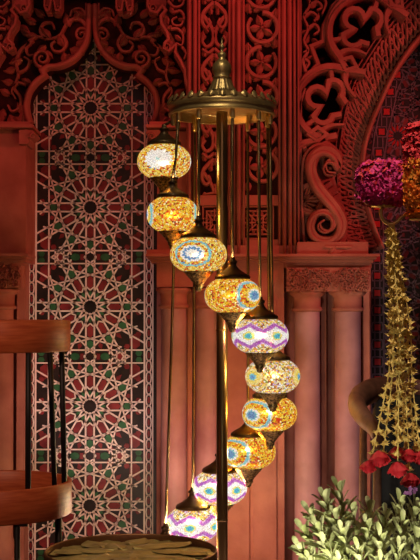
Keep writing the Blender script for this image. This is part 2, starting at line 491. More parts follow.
# --- left pier
lp=MB()
lp.box(xx(-90,4.65),xx(25.5,4.65),4.65,5.06,zz(262,4.65),zz(126,4.65))
lp.box(xx(-90,4.78),xx(25,4.78),4.78,5.06,0,zz(262,4.78))
lp.box(xx(17,4.72),xx(25,4.72),4.72,4.8,0,zz(262,4.72))
struct('wall_left', lp, STONE)
def column(mb_s, mb_c, px, r, Y, ytop, neck=15, ring=1.14):
    """engaged column: capital from py=ytop down, shaft to the floor"""
    x=xx(px,Y); s=S(Y)
    z=lambda p: zz(p,Y)
    mb_c.lathe([(0,z(ytop-1)),(r*1.34*s,z(ytop-1)),(r*1.34*s,z(ytop+1.4)),(r*1.22*s,z(ytop+3.4)),(r*1.06*s,z(ytop+5)),(r*1.04*s,z(ytop+neck)),
               (r*ring*s,z(ytop+neck+.8)),(r*(ring+.06)*s,z(ytop+neck+2.2)),(r*ring*s,z(ytop+neck+3.8)),(r*1.0*s,z(ytop+neck+4.6)),(r*.9*s,z(ytop+neck+4.8))],
               x,Y,28,flute=lambda rr,zv,a:(rr*(1+(.035*math.cos(8*a) if zv>z(ytop+4.5) else 0)),zv))
    mb_s.lathe([(r*.97*s,z(ytop+neck+4)),(r*.985*s,z(ytop+neck+90)),(r*1.0*s,.22),(r*1.12*s,.20),(r*1.18*s,.16),(r*1.1*s,.12),(r*1.3*s,.10),(r*1.3*s,0)],x,Y,28)
def relief(mb, x0, x1, y0, y1, Y, h, n=60, mi=0):
    """dense low foliage relief on a capital block"""
    for i in range(n):
        x=x0+(x1-x0)*rnd.random(); y=y0+(y1-y0)*rnd.random()
        rr=1.4+1.6*rnd.random()
        mb.pr(spiral(x,y,rr,.5,rnd.random()*6.28,rnd.choice((-1,1))*.9,9),1.1,Y,h,prof='bev',mi=mi)
    for i in range(n):
        mb.leaf(x0+(x1-x0)*rnd.random(),y0+(y1-y0)*rnd.random(),rnd.random()*6.28,4.5,2.4,Y,h,mi)

def ledge(mb, x0, x1, Y, yt, d0=.05):
    """moulded shelf: py yt..yt+8"""
    mb.box(xx(x0,Y),xx(x1,Y),Y-d0,Y+.12,zz(yt+2.6,Y),zz(yt,Y))
    mb.box(xx(x0+2,Y),xx(x1-2,Y),Y-d0*.72,Y+.12,zz(yt+5,Y),zz(yt+2.6,Y))
    mb.box(xx(x0+4,Y),xx(x1-4,Y),Y-d0*.4,Y+.12,zz(yt+8,Y),zz(yt+5,Y))
ld=MB(); ledge(ld,-90,31,4.66,254.5,.09)
lcap=MB(); lcap.pbox(-90,22,264,288,4.66,.02,.12); relief(lcap,-30,20.5,266,286,4.64,.016,70)
lcap.pbox(-90,24,262,265,4.66,.03,.12)
lcs=MB()
column(lcs,lcap,0,14,4.70,290); column(lcs,lcap,-38,14,4.70,290)
o=struct('trim_5', ld, STONE)
struct('column_capital', lcap, STONE, o); struct('column_shaft', lcs, STONE, o)  # darker, redder stone on this shaft stands in for its red, dim light

# --- middle pier
mp=MB()
mp.box(xx(157,4.63),xx(190,4.63),4.63,5.06,zz(262,4.63),zz(131,4.63))
mp.box(xx(186,4.60),xx(300,4.60),4.60,5.06,zz(262,4.60),zz(-60,4.60))
mp.box(xx(157,4.82),xx(370,4.82),4.80,5.06,0,zz(262,4.82))
mp.box(xx(221,4.58),xx(284,4.58),4.58,4.9,0,zz(262,4.58))
mp.box(xx(226,4.575),xx(249,4.575),4.568,4.6,0,zz(300,4.575))
mp.box(xx(253,4.575),xx(276,4.575),4.568,4.6,0,zz(300,4.575))
mp.box(xx(187.5,4.65),xx(193,4.65),4.66,4.9,0,zz(262,4.65))
mp.box(xx(321,4.70),xx(326,4.70),4.70,4.9,0,zz(292,4.66))
mp.box(xx(362,4.66),xx(368,4.66),4.62,5.06,0,zz(262,4.66))
struct('wall_middle', mp, STONE)

sd=MB()    # ledge over the columns and the small steps on it
ledge(sd,147,376,4.60,255,.10)
sd.box(xx(186,4.6),xx(300,4.6),4.55,4.65,zz(255,4.6),zz(246,4.6))
sd.box(xx(296,4.6),xx(366,4.6),4.53,4.70,zz(256,4.6),zz(243,4.6))
sd.box(xx(147,4.6),xx(190,4.6),4.56,4.7,zz(256,4.6),zz(250,4.6))
o=struct('trim_6', sd, STONE)
cc=MB(); cs=MB()
cc.pbox(157,222,262,287,4.62,.03,.12)
column(cs,cc,174,13,4.64,289); column(cs,cc,207.5,12.5,4.64,289)
struct('column_capital', cc, STONE, o); struct('column_shaft', cs, SHAFT, o)
cc=MB(); cs=MB()
cc.pbox(286,369,268,291.5,4.60,.045,.15); cc.pbox(284,371,263,268,4.60,.02,.15)
relief(cc,288,367,270,290,4.555,.016,130)
column(cs,cc,307,13,4.62,292); column(cs,cc,347.5,13.4,4.62,292)
struct('column_capital', cc, STONE, o); struct('column_shaft', cs, SHAFT, o)

# --- vertical mouldings
vm=MB()
def vmould(px, w, Y, h, y0=-60, y1=255, prof='round'):
    vm.pr([(px,y0),(px,y1)], w, Y, h, prof=prof, back=.01)
for px,w,h in ((189.5,5,.05),(195,4.4,.055),(199,2.6,.04),(229.5,3,.035),(233.5,4,.05),(238.5,4.5,.06),(243.5,3,.04),(279.5,3,.04),(284,4.5,.065),(289.5,4.2,.07),(294,3.2,.06),(298,2.2,.04)):
    vmould(px,w,4.60,h)
for x0,x1 in ((200,228),(245,278)):
    vm.pbox(x0,x1,196,206,4.60,.035); vm.pbox(x0,x1,240,248,4.60,.035)
for i,(px,py) in enumerate(((236,57),(289,57),(195,57),(284,186),(236,186))):
    pass
struct('trim_7', vm, STONE)

# --- carved strips
cv=MB()
YC=4.60
for x0,x1,y0,y1 in ((200,229,-60,196),(245,279,-60,196),(200,229,206,240),(240,279,206,240)):
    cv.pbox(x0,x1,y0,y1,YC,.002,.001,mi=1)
H=.032
# paired interlace strip
c=214.3
yy=-48
while yy<190:
    for sg in (-1,1):
        def cvr(pts,w0,w1,h=H):
            q=[(c+sg*x,yy+y) for x,y in smooth(pts,6) if yy+y<195]
            if len(q)>2: cv.pr(q,taper(len(q),w0*1.5,w1*1.6),YC,h)
        cvr([(0,0),(5,4),(11,11),(12,20),(8,25),(4,21),(6,16)],3.2,1.8)
        cvr([(12,12),(6,20),(1,30),(2,40),(8,44),(12,38),(9,33)],3.2,1.8,H*.9)
        cvr([(0,46),(6,50),(12,46)],2.6,1.6)
        for (x,y,a,l,w) in ((10,2,100,8,5),(3,12,80,8,4),(6,30,60,9,5),(2,50,-80,9,5),(11,28,-80,9,4)):
            if 0<yy+y<188 or yy+y<0:
                cv.leaf(c+sg*x,yy+y,R(a) if sg>0 else PI-R(a),l*1.2,w*1.4,YC,H)
    cv.ball(c,yy+26,2.2,YC,H)
    yy+=52
# rinceau strip of flowers in circles
c=262; yy=-40; i=0
while yy<196:
    sg=1 if i%2 else -1
    q=[p for p in spiral(c-sg*.5,yy,15.2,14.6,PI/2 if sg>0 else PI/2,sg*.86,30) if p[1]<195]
    q=[(min(max(x,247),277.5),y) for x,y in q]
    if len(q)>3: cv.pr(q,taper(len(q),4.8,3.6),YC,H,prof='bev')
    for k in range(5):
        a=2*PI*k/5+.6*sg
        if yy<186: cv.leaf(c+1.5*math.cos(a),yy-1.5*math.sin(a),a,12.5,7.6,YC,H)
    if yy<186: cv.ball(c,yy,2.6,YC,H*1.05)
    for (dx,dy,a,l,w) in ((13*sg,-14,90*1,11,6),(-13*sg,-17,-70,9,5),(9*sg,-17,150,10,5),(-8*sg,-18,20,9,5),(14*sg,15,-90,9,5)):
        if yy+dy<186: cv.leaf(c+dx,yy+dy,R(a) if sg>0 else PI-R(a),l*1.25,w*1.5,YC,H*.95)
    yy+=34.5; i+=1
# square knot panels
for (c0,c1) in ((203,226),(242,273)):
    m=(c0+c1)/2; hw=(c1-c0)/2
    for k,(rw,rh) in enumerate(((hw,16),(hw*.68,11.5),(hw*.36,7))):
        cv.pr([(m-rw,223-rh),(m+rw,223-rh),(m+rw,223+rh),(m-rw,223+rh)],2.0,YC,H*.8,closed=True)
    for a in range(8):
        t=a*PI/4
        cv.pr([(m+2*math.cos(t),223+2*math.sin(t)),(m+hw*.9*math.cos(t),223+13.5*math.sin(t))],1.9,YC,H*.85)
        cv.leaf(m+hw*.5*math.cos(t+.39),223+7*math.sin(t+.39),-(t+.39),6,4,YC,H*.9)
struct('trim_8', cv, [STONE,SHADE_GROUND])

# --- horseshoe arch and its openwork spandrel
outer=smooth([(346,246),(339,228),(335,200),(335,170),(338,140),(344,108),(354,80),(370,53),(392,22),(416,-2),(446,-24),(480,-42)],6)
inner=smooth([(382,249),(373,226),(366,200),(362.5,172),(364,150),(370,128),(379,106),(396,71),(421,37),(450,10),(484,-14)],6)
YB=4.86
sg_=MB()
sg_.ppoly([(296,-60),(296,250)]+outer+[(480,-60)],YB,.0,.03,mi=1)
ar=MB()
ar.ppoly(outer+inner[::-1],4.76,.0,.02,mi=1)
ar.pr(outer,6.0,4.74,.06,prof='groove',back=.12)
ar.pr(inner,7.5,4.74,.05,prof='round',back=.24)
# knot relief between the two rims
def band(t,nn):
    """t 0..1 along, nn 0..1 across"""
    def at(L,t):
        f=t*(len(L)-1); i=min(int(f),len(L)-2); u=f-i
        return (L[i][0]+(L[i+1][0]-L[i][0])*u, L[i][1]+(L[i+1][1]-L[i][1])*u)
    a=at(outer,t); b=at(inner,t)
    return (a[0]+(b[0]-a[0])*nn, a[1]+(b[1]-a[1])*nn)
for ph,am,fr,h in ((0,.36,15,.026),(PI,.36,15,.020),(PI/2,.36,15,.023),(3*PI/2,.36,15,.017)):
    q=[band(i/420,.5+am*math.sin(ph+fr*2*PI*i/420)) for i in range(421)]
    ar.pr(q,2.7,4.76,h,prof='bev')
for k in range(30):
    p=band((k+.25)/30,.5); ar.pr([(p[0]+2.6*math.cos(a*PI/4),p[1]+3.4*math.sin(a*PI/4)) for a in range(8)],1.5,4.76,.028,closed=True)
struct('trim_9', ar, [STONE,SHADE_GROUND])

YS=4.66
AX,AY=496,178
def unit(deg, r0=163, flip=1):
    a=R(deg); n=(-math.cos(a),-math.sin(a)); t=(math.sin(a),-math.cos(a))    # outward, along (up)
    def L(u,v):  # u along, v outward
        return (AX+n[0]*(r0+v)+t[0]*u, AY+n[1]*(r0+v)+t[1]*u)
    k=1.0
    arch=[(-41,-3),(-39,6),(-36.5,13)]+[(36*math.sin(b),17+34*math.cos(b)) for b in [R(x) for x in range(-80,81,10)]]+[(36.5,13),(39,6),(41,-3)]
    sg_.pr([L(u,v) for u,v in arch],8.6,YS,.05,prof='bev',back=.05)
    sg_.pr([L(u,v) for u,v in arch[2:-2]],1.5,YS-.05,.006,prof='bev')
    for s_ in (-1,1):
        q=smooth([(s_*37,15),(s_*28,13),(s_*20,6),(s_*15,-4)],5)
        sg_.pr([L(u,v) for u,v in q],taper(len(q),9,3.0),YS,.046,back=.05)
    tre=[]
    for (cu,cv_,st,en) in ((-12.5,19,-190,-40),(0,31,-130,130),(12.5,19,40,190)):
        for x in range(0,9):
            b=R(st+(en-st)*x/8); tre.append((cu+10*math.sin(b),cv_+10*math.cos(b)))
    tre=[(-6,2)]+tre+[(6,2)]
    sg_.pr([L(u,v) for u,v in tre],7.4,YS,.04,prof='bev',back=.05)
    for s_ in (-1,1):
        sg_.pr([L(s_*21,24),L(s_*31,30)],6,YS,.038,back=.05)
    d=(42,15)
    sg_.pr([L(d[0]-7,d[1]+1),L(d[0],d[1]-8),L(d[0]+7,d[1]+1),L(d[0],d[1]+10)],5.4,YS,.054,closed=True,back=.05)
for d,r0 in ((72,196),(48,181),(24,165),(0,163)): unit(d,r0)
# step of the outer fillet and vine in the corner
for pts,w in (([(299,86),(318,66),(311,48),(323,43),(324,28),(333,8),(350,-8)],5.5),([(300,-60),(300,240)],4),([(303,130),(299,118),(300,105),(305,90)],3)):
    sg_.pr(pts,w,YS,.04,prof='bev',back=.04)
for pts in ([(306,74),(303,62),(308,52),(304,42),(308,30),(304,18),(310,6),(306,-6)],[(308,30),(315,26),(319,32),(314,36)],[(304,18),(311,14),(317,18),(314,23)],[(308,52),(303,54)],[(310,6),(318,4),(322,9),(317,12)],[(304,60),(309,64),(306,70)],[(320,-4),(326,4),(322,16)]):
    q=smooth(pts,5); sg_.pr(q,taper(len(q),4.2,2.2),YS,.035,back=.02)
for a in ((305,44,60,9,6),(307,32,200,8,5),(304,20,150,8,5),(309,8,20,10,6),(306,60,20,9,5),(303,72,60,9,5),(316,22,70,9,6),(314,2,60,10,6),(304,-2,120,9,5),(312,40,-30,8,5)):
    sg_.leaf(a[0],a[1],R(a[2]),a[3],a[4],YS,.035)
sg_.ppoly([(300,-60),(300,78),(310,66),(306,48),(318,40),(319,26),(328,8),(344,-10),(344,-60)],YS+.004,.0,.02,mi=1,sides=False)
struct('trim_10', sg_, [STONE,SHADE_GROUND])

# --- scroll console
cn=MB()
YK=4.60
cn.ppoly([(303,243),(303,170),(306,158),(313,151),(324,150),(333,154),(339,163),(339,172),(335,178),(338,190),(344,205),(348,222),(346,243)],4.66,.0,.12,mi=0)
body=smooth([(333,176),(326,175),(323.5,169),(327,163.5),(333,164),(336.5,169),(335,160),(327,154),(318,155),(311,162),(310,173),(315,187),(324,199),(333,210),(339.5,222),(338.5,233),(331,241),(321,242),(312.5,237),(309.5,228),(312,219),(319,214),(327,215),(332,221),(331,229),(325,233),(319,230),(318,225),(322,222)],5)
n=len(body)
ws=[]
for i in range(n):
    t=i/(n-1)
    ws.append(2.5 if t<.06 else (2.5+(t-.06)/.22*9.5 if t<.28 else (12 if t<.5 else max(2.6,12-(t-.5)/.5*10))))
cn.pr(body,ws,4.66,.115,prof='bev')
cn.pr(body,[w*.55 for w in ws],4.56,.026,prof='round')
for a in range(6):
    cn.leaf(304.5,205-a*1.5,R(-35+a*20),15-a*.8,4.5,4.66,.05)
cn.ball(329.5,169.5,3,4.6,.05)
q=smooth([(303,243),(301,200),(302,165),(309,151),(320,146),(333,149),(341,160)],6)
cn.pr(q,3.5,4.66,.06)
cn.pbox(303,348,243,247,4.66,.10,.1)
cn.leaf(330,256,R(20),16,8,4.53,.012); cn.leaf(330,256,R(60),12,6,4.53,.012); cn.pbox(325,352,246,248,4.53,.01,.01)
struct('trim_11', cn, [STONE])

# --- horseshoe niche tiling
rt=MB()
rt.box(xx(362,YR),xx(520,YR),YR,YR+.05,0,zz(-60,YR),3)
for k in range(-2,7):
    rosette(rt,398+0, 136+66*k, 33, 33, YR, 1.7, rays=True)
    rosette(rt,464, 136+66*k, 33, 33, YR, 1.7, rays=True)
    # red petals round the dark heart
    for j in range(12):
        a=j*PI/6
        if k in (0,3): rt.leaf(398+4.5*math.cos(a),136+66*k-4.5*math.sin(a),a,7.5,2.6,YR,.006,4)
bord=[(398,75),(391,92),(387,112),(382,132),(379,153),(377,172),(376.5,190)]+[(377,207+17.2*k) for k in range(22)]
rt.ppoly([(p[0]-8,p[1]) for p in bord]+[(p[0]+7.5,p[1]) for p in bord[::-1]],YR,.005,0,3,False)
for sx in (-6.5,6.5):
    rt.pr([(p[0]+sx,p[1]) for p in bord],1.2,YR,.007,prof='flat',mi=0)
for i,p in enumerate(bord):
    st=[(p[0]+(4.4 if k%2 else 2.9)*math.cos(k*PI/4+PI/4*0),p[1]+(4.4 if k%2 else 2.9)*math.sin(k*PI/4)) for k in range(8)]
    rt.ppoly(st,YR,.008,0,4,False)
    rt.pr([(p[0]-4.6,p[1]-5),(p[0]+4.6,p[1]-5),(p[0]+5.6,p[1]),(p[0]+4.6,p[1]+5),(p[0]-4.6,p[1]+5),(p[0]-5.6,p[1])],1.1,YR,.0075,closed=True,prof='flat',mi=0)
    if i+1<len(bord):
        q=bord[i+1]; m=((p[0]+q[0])/2,(p[1]+q[1])/2)
        for sx in (-2.6,2.6):
            rt.pr([(m[0]+sx,m[1]-5),(m[0]+sx,m[1]+5)],1.1,YR,.0075,prof='flat',mi=0)
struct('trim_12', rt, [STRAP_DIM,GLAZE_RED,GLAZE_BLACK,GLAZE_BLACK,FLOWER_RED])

# ------------------------------------------------------------------ mosaic floor lamp
YL=3.90; sL=S(YL)
LX=xx(222,YL)
lamp=empty('floor_lamp',(LX,YL,0),'brass floor lamp with a spiral of glowing mosaic glass globes','floor lamp')
def zl(py): return zz(py,YL)
# base + pole
b=MB(); b.lathe([(0,0),(.19,0),(.19,.012),(.178,.022),(.10,.034),(.05,.05),(.035,.075),(.024,.085),(0,.085)],LX,YL,40)
mesh_obj('base',b,BRASS_DARK,lamp)
b=MB(); b.lathe([(.0185,.07),(.0185,zl(112))],LX,YL,20)
for p in (330,520): b.lathe([(.0185,zl(p+1)),(.0205,zl(p+.5)),(.0205,zl(p-.5)),(.0185,zl(p-1))],LX,YL,20)
mesh_obj('pole',b,POLE,lamp)
RC=52*sL
def canopy():
    m=MB()
    top=[(11.5,90),(14,92.0),(26,95),(38,98.2),(47,101.5),(52.5,104.5)]
    def fl(r,z,a):
        return (r*(1+.012*math.cos(28*a)), z)
    m.lathe([(r*sL,zl(y)) for r,y in top],LX,YL,112,flute=fl)
    # hanging band with rim beads
    m.lathe([(r*sL,zl(y)) for r,y in ((52.5,104.5),(54.5,106.5),(54.0,109),(52.5,110),(52.5,113.5),(54,114.5),(53.6,116.5),(51,117),(50,115.5),(50.5,109),(44,106.5),(30,103.5),(6,101))],LX,YL,112)
    # leaf rim
    for k in range(30):
        a=2*PI*k/30
        for (r,y,s_) in ((50.5,101.8,3.3),):
            c=Vector((LX+r*sL*math.sin(a),YL-r*sL*math.cos(a),zl(y)))
            out=Vector((math.sin(a),-math.cos(a),0)); tg=Vector((math.cos(a),math.sin(a),0)); up=Vector((0,0,1))
            vs=[];fs=[]
            for i in range(5):
                t=i/4
                for j in range(5):
                    u=(j-2)/2
                    w=s_*sL*math.sin(PI*(.18+.82*(1-t)))**.6 if t<1 else .3*sL
                    vs.append(c+tg*(u*w*1.1)+out*((t*4.2+.9*(1-u*u))*sL)+up*((3.2*(1-t)-3.6*t*t+1.0*(1-u*u))*sL))
            for i in range(4):
                for j in range(4): fs.append((i*5+j,i*5+j+1,i*5+j+6,i*5+j+5))
            m.add(vs,fs,0,True)
    return m
cpo=mesh_obj('canopy',canopy(),BRASS,lamp)
m=MB()
def flu(r,z,a): return (r*(1+.07*abs(math.sin(9*a))*(1 if z<zl(79.5) else 0)),z)
m.lathe([(r*sL,zl(y)) for r,y in ((13.5,91),(12.5,88.5),(10.6,85),(9.3,81),(8.6,79),(9.8,78.3),(9.6,77.4),(7.5,76.6),(9.4,73),(10,69.5),(9.2,65.6),(6.6,61.6),(4.2,60),(4.4,59.2),(3,58.4),(4.3,56.2),(4.4,54.6),(3.2,52.8),(1.6,51.8),(1.5,49),(2.6,47.5),(2.6,46),(1.2,44.5),(.9,41),(.1,37))],LX,YL,72,flute=flu)
mesh_obj('finial',m,BRASS,lamp)
# strip light under the rim
def emis(name,col,st):
    mt=bpy.data.materials.new(name); mt.use_nodes=True; nt=mt.node_tree; nt.nodes.clear()
    e=N(nt,'ShaderNodeEmission'); e.inputs[0].default_value=(*col,1); e.inputs[1].default_value=st
    o_=N(nt,'ShaderNodeOutputMaterial'); nt.links.new(e.outputs[0],o_.inputs[0]); return mt

# mosaic glass
PAL_WARM=[(.0,(.92,.50,.03)),(.20,(.85,.62,.10)),(.40,(.80,.20,.02)),(.52,(.62,.04,.02)),(.62,(.95,.78,.25)),(.82,(.72,.36,.03)),(.90,(1.,.92,.62)),(.95,(.22,.04,.02)),(.985,(.10,.25,.55))]
PAL_ORANGE=[(.0,(.92,.46,.02)),(.22,(.80,.52,.05)),(.38,(.85,.20,.02)),(.56,(.70,.06,.02)),(.66,(.95,.66,.08)),(.84,(.30,.05,.02)),(.90,(1.,.85,.4))]
PAL_PALE=[(.0,(.95,.82,.45)),(.2,(.80,.33,.05)),(.36,(.95,.90,.82)),(.50,(.32,.10,.05)),(.62,(.92,.64,.15)),(.82,(.62,.42,.65)),(.9,(.30,.36,.08))]
def mosaic(name, phi0, nrep, rings, pal, strength, zig=False, petals=10, pet_amp=.12, vs=1.5, cell=185):
    mt=bpy.data.materials.new(name); mt.use_nodes=True; nt=mt.node_tree; nt.nodes.clear(); L=nt.links
    tc=N(nt,'ShaderNodeTexCoord'); P=tc.outputs['Object']
    vo=N(nt,'ShaderNodeTexVoronoi',feature='F1'); vo.inputs['Scale'].default_value=cell; L.new(P,vo.inputs['Vector'])
    ve=N(nt,'ShaderNodeTexVoronoi',feature='DISTANCE_TO_EDGE'); ve.inputs['Scale'].default_value=cell; L.new(P,ve.inputs['Vector'])
    sr=N(nt,'ShaderNodeSeparateColor'); L.new(vo.outputs['Color'],sr.inputs[0])
    rp=N(nt,'ShaderNodeValToRGB'); rp.color_ramp.interpolation='CONSTANT'
    el=rp.color_ramp.elements
    for i,(t,c) in enumerate(pal):
        e=el[i] if i<2 else el.new(t)
        e.position=t; e.color=(*c,1)
    L.new(sr.outputs[0],rp.inputs[0])
    col=rp.outputs[0]
    sp=N(nt,'ShaderNodeSeparateXYZ'); L.new(P,sp.inputs[0])
    # azimuth measured from the side towards -Y
    ny=math_n(nt,'MULTIPLY',sp.outputs[1],-1.0)
    phi=math_n(nt,'ARCTAN2',sp.outputs[0],ny)
    per=2*PI/nrep
    u=math_n(nt,'WRAP',math_n(nt,'SUBTRACT',phi,phi0),per/2,-per/2)
    rxy=math_n(nt,'SQRT',math_n(nt,'ADD',math_n(nt,'POWER',sp.outputs[0],2.0),math_n(nt,'POWER',ny,2.0)))
    v=math_n(nt,'ARCTAN2',math_n(nt,'MULTIPLY',sp.outputs[2],vs),rxy)
    uc=math_n(nt,'MULTIPLY',u,math_n(nt,'COSINE',v))
    jit=math_n(nt,'MULTIPLY',math_n(nt,'SUBTRACT',sr.outputs[1],.5),.06)
    if not zig:
        d=math_n(nt,'SQRT',math_n(nt,'ADD',math_n(nt,'POWER',uc,2.0),math_n(nt,'POWER',v,2.0)))
        an=math_n(nt,'ARCTAN2',v,uc)
        fade=math_n(nt,'MULTIPLY',math_n(nt,'SUBTRACT',1.0,math_n(nt,'MULTIPLY',d,1.9 if 'burst' not in name else .5),clamp=True),pet_amp*1.5)
        d1=math_n(nt,'MULTIPLY',d,math_n(nt,'ADD',1.0,math_n(nt,'MULTIPLY',math_n(nt,'COSINE',math_n(nt,'MULTIPLY',an,float(petals))),fade)))
        x=math_n(nt,'ADD',d1,jit)
    else:
        tri=math_n(nt,'ABSOLUTE',u)                       # 0 at lozenge heart .. per/2
        edge=math_n(nt,'SUBTRACT',.50,math_n(nt,'MULTIPLY',tri,.36/(per/2)))
        x=math_n(nt,'ADD',math_n(nt,'ADD',math_n(nt,'SUBTRACT',math_n(nt,'ABSOLUTE',v),edge),.5),jit)
    rr=N(nt,'ShaderNodeValToRGB'); rr.color_ramp.interpolation='CONSTANT'
    el=rr.color_ramp.elements
    st=[]
    for i,(t,c,a) in enumerate(rings):
        e=el[i] if i<2 else el.new(t)
        e.position=t; e.color=(*c,a)
    L.new(x,rr.inputs[0])
    # keep some chip to chip variety inside the drawn figures
    tint=mix_col(nt, .15, rr.outputs[0], rp.outputs[0])
    col=mix_col(nt, rr.outputs[1], col, tint)
    if zig:   # coloured hearts in the lozenges
        dd=math_n(nt,'SQRT',math_n(nt,'ADD',math_n(nt,'POWER',uc,2.0),math_n(nt,'POWER',v,2.0)))
        hr=N(nt,'ShaderNodeValToRGB'); hr.color_ramp.interpolation='CONSTANT'; el=hr.color_ramp.elements
        for i,(t,c,a) in enumerate(((0,(.10,.40,.60),1),(.09,(.20,.62,.45),1),(.15,(.95,.72,.12),.9),(.22,(1,1,1),0))):
            e=el[i] if i<2 else el.new(t)
            e.position=t; e.color=(*c,a)
        L.new(math_n(nt,'ADD',dd,jit),hr.inputs[0])
        col=mix_col(nt,hr.outputs[1],col,hr.outputs[0])
    gm=N(nt,'ShaderNodeMapRange'); gm.inputs['From Min'].default_value=.0; gm.inputs['From Max'].default_value=.10
    gm.inputs['To Min'].default_value=.25
    L.new(ve.outputs['Distance'],gm.inputs['Value'])
    em=N(nt,'ShaderNodeEmission'); L.new(col,em.inputs[0])
    L.new(math_n(nt,'MULTIPLY',gm.outputs[0],strength),em.inputs[1])
    tr=N(nt,'ShaderNodeBsdfTransparent')
    L.new(mix_col(nt,.86,col,(.0,.0,.0)),tr.inputs[0])
    gl=N(nt,'ShaderNodeBsdfGlossy'); gl.inputs[0].default_value=(.04,.04,.04,1); gl.inputs[1].default_value=.2
    a1=N(nt,'ShaderNodeAddShader'); L.new(em.outputs[0],a1.inputs[0]); L.new(tr.outputs[0],a1.inputs[1])
    a2=N(nt,'ShaderNodeAddShader'); L.new(a1.outputs[0],a2.inputs[0]); L.new(gl.outputs[0],a2.inputs[1])
    out=N(nt,'ShaderNodeOutputMaterial'); L.new(a2.outputs[0],out.inputs[0])
    return mt
CY=(.16,.62,.72); BL=(.05,.28,.62); WH=(1,.98,.95); YE=(.95,.72,.12); PU=(.45,.08,.52); ORr=(.9,.35,.02)
RINGS_MED=[(0,BL,1),(.20,CY,1),(.26,WH,1),(.34,YE,.9),(.42,(0,0,0),0),(.66,CY,1),(.76,WH,.7),(.80,(0,0,0),0)]
RINGS_WHITE=[(0,WH,1),(.22,BL,1),(.34,WH,1),(.44,(0,0,0),0),(.60,CY,1),(.70,(0,0,0),0)]
RINGS_BURST=[(0,(.5,.85,.85),1),(.06,WH,1),(.52,(0,0,0),0)]
RINGS_SIDE=[(0,BL,1),(.2,WH,1),(.3,YE,.8),(.5,CY,1),(.62,(.75,.85,.8),.8),(.68,(0,0,0),0)]
RINGS_FLOW=[(0,BL,1),(.10,CY,1),(.18,YE,1),(.34,(1,.82,.3),.9),(.44,ORr,.7),(.52,(0,0,0),0)]
RINGS_ZIG=[(0,WH,.92),(.46,(.80,.55,.78),.9),(.50,PU,1),(.70,(.85,.6,.75),.6),(.75,(0,0,0),0)]
STR=.92
G=[ # px, py, width, height, azimuth angle of the spiral, material args, label
 (164,161.5,53,34,-87,('mosaic_burst',R(-12),3,RINGS_BURST,PAL_WARM,STR,False,14,.10),'yellow and red mosaic globe with a white sunburst, topmost of the spiral'),
 (172.5,214.5,51,35,-56,('mosaic_side',R(96),2,RINGS_SIDE,PAL_ORANGE,STR,False,8,.04),'red and gold mosaic globe with blue side bands, second from the top'),
 (198.5,254.5,56,35,-24,('mosaic_daisy',R(-13),2,RINGS_WHITE,PAL_WARM,STR,False,12,.16),'yellow mosaic globe with a white and blue daisy in a blue oval'),
 (232.5,295.5,55,35,9,('mosaic_medallion',R(52),2,RINGS_MED,PAL_ORANGE,STR),'orange mosaic globe with a blue daisy and blue arc, in front of the pole'),
 (260,335.5,56,35,44,('mosaic_zigzag',R(-26),6,RINGS_ZIG,PAL_PALE,STR,True),'mosaic globe with a purple zigzag round white lozenges, halfway down the spiral'),
 (272.5,376,54,34,76,('mosaic_flower',R(-50),3,RINGS_FLOW,PAL_PALE,STR,False,8,.10),'pale mosaic globe with two yellow flowers with blue hearts'),
 (269.5,413.5,54,34,109,('mosaic_medallion_side',R(-44),2,RINGS_MED,PAL_ORANGE,STR),'orange mosaic globe with a blue daisy under the pale flowered globe'),
 (248,451.5,54,33,142,('mosaic_medallion_turned',R(-43),2,RINGS_MED,PAL_ORANGE,STR),'orange mosaic globe with a blue daisy partly behind the pole, fourth from the lowest'),
 (219.5,487.5,54,33,176,('mosaic_zigzag_back',R(-22),6,RINGS_ZIG,PAL_PALE,STR*1.25,True),'mosaic globe with white and purple lozenges behind the pole'),
 (193,524,53,33,206,('mosaic_zigzag_low',R(-6),6,RINGS_ZIG,PAL_PALE,STR*1.25,True),'mosaic globe with white and purple lozenges just above the leaf-patterned table'),
 (166,560,53,33,239,('mosaic_zigzag_base',R(20),5,RINGS_ZIG,PAL_PALE,STR*1.1,True),'lowest mosaic globe, behind the leaf-patterned table'),
]
